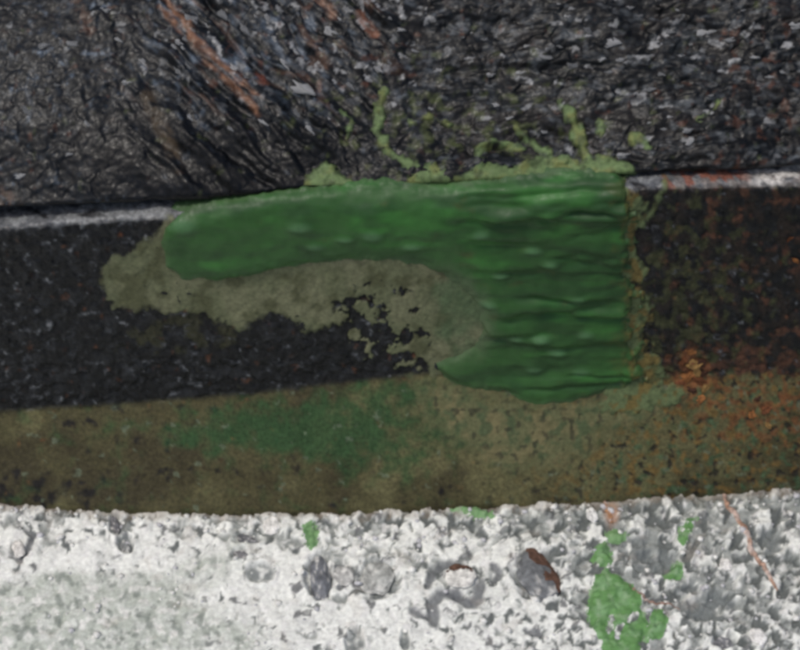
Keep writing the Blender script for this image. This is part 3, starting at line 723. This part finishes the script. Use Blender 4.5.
chips = bpy.data.objects.new('concrete_chips', me); C.objects.link(chips); chips['kind'] = 'stuff'
tag(chips, 'fine white and grey chips bedded in the concrete', 'grit')
for m in protos: bpy.data.meshes.remove(m)

# ------------------------------------------------------------------ rusty strand across the concrete
def strand(name, path, rad, seed, col):
    P = np.array(path, float); t = np.linspace(0, 1, 90); L = np.linspace(0, 1, len(P))
    u = np.interp(t, L, P[:, 0]) + 5.0 * fbm(t * 100, t * 0, 26, 4, seed); v = np.interp(t, L, P[:, 1]) + 1.0 * fbm(t * 100, t * 0 + 5, 18, 3, seed + 1)
    c = base_ground(u, v); c[:, 2] += (0.8 * relief_ground(u, v) - 0.3) / 1000
    r = (rad * (0.75 + 0.7 * np.abs(fbm(t * 100, t * 0 + 9, 9, 2, seed + 2))) * (0.35 + 0.65 * np.sin(np.clip(t, 0, 1) * math.pi)**0.4)) / 1000
    d = np.gradient(c, axis=0); d /= np.linalg.norm(d, axis=1, keepdims=True)
    s = np.cross(d, [0, 0, 1]); s /= np.linalg.norm(s, axis=1, keepdims=True); k = np.cross(s, d)
    A = np.linspace(0, 2 * math.pi, 9)
    X = c[:, None, :] + r[:, None, None] * (np.cos(A)[None, :, None] * s[:, None, :] + 0.8 * np.sin(A)[None, :, None] * k[:, None, :])
    T = np.asarray(col)[None, None, :] * (1 + 0.6 * fbm(t * 100, t * 0, 8, 3, seed + 4))[:, None, None] * np.ones((90, 9, 1))
    T = mixc(T, (0.55, 0.46, 0.42), sst(0.0, 0.5, fbm(t * 100, t * 0 + 3, 14, 2, seed + 5))[:, None] * np.ones((90, 9)) * 0.8)
    U, V = np.meshgrid(A, t)
    return grid_obj(name, U, V, X, M_rust, T)
tag(strand('rusty_strand', [(724, 490), (731, 508), (742, 528), (752, 545), (762, 565), (776, 590)], 3.4, 701, (0.40, 0.25, 0.18)),
    'thin rusty orange strand running down the concrete at right', 'strand')
tag(strand('rusty_strand', [(630, 582), (640, 592), (648, 600), (662, 603), (682, 606)], 1.6, 711, (0.30, 0.20, 0.16)),
    'short brownish strand leaving the large green splash to the right', 'strand')
tag(strand('rusty_strand', [(605, 498), (608, 508), (612, 520)], 2.6, 721, (0.40, 0.22, 0.12)),
    'short orange strand at the slab foot above the small green dab', 'strand')

# ------------------------------------------------------------------ rust flakes on the slab
FL = [(690, 350, 6), (684, 360, 7), (694, 364, 8), (702, 362, 6), (688, 376, 9), (698, 380, 9), (706, 388, 7), (692, 390, 6), (700, 398, 6), (682, 382, 6), (696, 372, 7), (704, 374, 6),
      (752, 414, 6), (766, 408, 6), (768, 424, 5), (758, 398, 4), (795, 256, 5), (790, 236, 4)]
for i, (x, y, rad) in enumerate(FL):
    a, b = np.array([float(x)]), np.array([float(y)])
    nn = normal(SL, a, b)[0]; p = SL(a, b)[0] + nn * (relief_lower(a, b)[0] / 1000 + 0.0006)
    col = [(0.24, 0.10, 0.035), (0.13, 0.05, 0.022), (0.25, 0.15, 0.055), (0.06, 0.028, 0.018)][i % 4]
    me = pebble_mesh('rust_flake', 800 + i, rad / 1000 * 0.85, rad / 1000 * 0.6, 0.0010, col, M_rust, 2, 1.3, True)
    o = bpy.data.objects.new('rust_flake', me); C.objects.link(o); o.location = p
    q = Vector(nn).to_track_quat('Z', 'Y'); o.rotation_mode = 'QUATERNION'
    from mathutils import Quaternion
    o.rotation_quaternion = q @ Quaternion((0, 0, 1), (i * 1.7) % 3.1) @ Quaternion((1, 0, 0), 0.35 * math.sin(i * 2.3))
    if i < 12: tag(o, 'orange brown rust flake in the cluster at the lower right corner of the green paint', 'rust flake', 'rust flakes by the paint corner')
    elif i < 16: tag(o, ['orange rust flake on the olive foot band, leftmost of four at far right', 'dark reddish rust flake on the olive foot band, rightmost of four',
                         'small yellowish rust flake on the olive foot band, lowest of four', 'small blackish rust flake on the olive foot band, topmost of four'][i - 12], 'rust flake', 'rust flakes on the foot band')
    else: tag(o, ['orange rust flake high on the black face at the right edge, lower of two', 'small orange rust flake high on the black face at the right edge, upper of two'][i - 16], 'rust flake')

# ------------------------------------------------------------------ pale flakes on the upper slab, parts of it
SPOT = [(32, 117, 7), (45, 50, 6), (75, 48, 7), (145, 65, 6), (305, 92, 12), (285, 67, 8), (252, 50, 6), (245, 30, 7), (190, 20, 6), (295, 52, 6), (265, 125, 6), (310, 132, 6), (298, 116, 6),
        (232, 132, 4), (192, 120, 5), (72, 157, 4), (22, 177, 5), (105, 12, 6), (190, 70, 6), (180, 74, 5), (545, 57, 8), (572, 10, 4), (612, 42, 9), (705, 32, 9), (692, 67, 6), (650, 90, 5),
        (682, 55, 4), (742, 10, 4), (755, 57, 5), (795, 25, 7), (575, 65, 7), (610, 72, 4), (627, 62, 4), (687, 132, 5), (690, 142, 6), (622, 155, 6), (587, 30, 5), (660, 75, 4), (432, 107, 5),
        (440, 67, 6), (510, 117, 4), (330, 30, 7), (345, 52, 6), (222, 12, 7), (268, 18, 6), (275, 40, 7), (235, 70, 6), (520, 70, 5), (640, 14, 5), (670, 30, 5), (730, 40, 6), (770, 76, 5), (120, 42, 5),
        (128, 85, 5), (60, 90, 4), (15, 60, 4), (90, 128, 4), (380, 70, 5), (400, 30, 6), (470, 30, 6), (490, 84, 5), (350, 84, 6), (415, 50, 5)]
rq = random.Random(31)
for k in range(50):
    x = rq.choice([rq.uniform(0, 800), rq.uniform(180, 400), rq.uniform(520, 800)]); y = rq.uniform(0, 150)
    if y > 100 and x < 320: continue
    SPOT.append((x, y, rq.uniform(2.2, 4.5)))
protos = [pebble_mesh('pale_flake', 900 + k, 1, 1, 1, (0.12 + 0.04 * k, 0.126 + 0.04 * k, 0.132 + 0.04 * k), M_lip, 2, 1.1) for k in range(6)]
su = np.array([p[0] for p in SPOT], float)[None, :]; sv = np.array([p[1] for p in SPOT], float)[None, :]
pc = SU(su, sv)[0]; pn = normal(SU, su, sv)[0]; pr = relief_upper(su, sv)[0]
for k, (x, y, rad) in enumerate(SPOT):
    o = bpy.data.objects.new('pale_flake', protos[k % 6]); C.objects.link(o); o.parent = upper
    ang = -0.7 if 130 < x < 400 else (0.06 if x >= 400 else rq.uniform(-0.8, 0.4))
    o.rotation_mode = 'QUATERNION'
    o.rotation_quaternion = Vector(pn[k]).to_track_quat('Z', 'Y') @ Quaternion((0, 0, 1), math.pi / 2 * 0 + ang + rq.uniform(-0.25, 0.25)) @ Quaternion((1, 0, 0), rq.uniform(-0.3, 0.3))
    o.scale = (rad / 1000, rad / 1000 * rq.uniform(0.35, 0.6), rad / 1000 * 0.35)
    o.location = pc[k] + pn[k] * (pr[k] / 1000 - 0.0001 - rad / 1000 * 0.08)
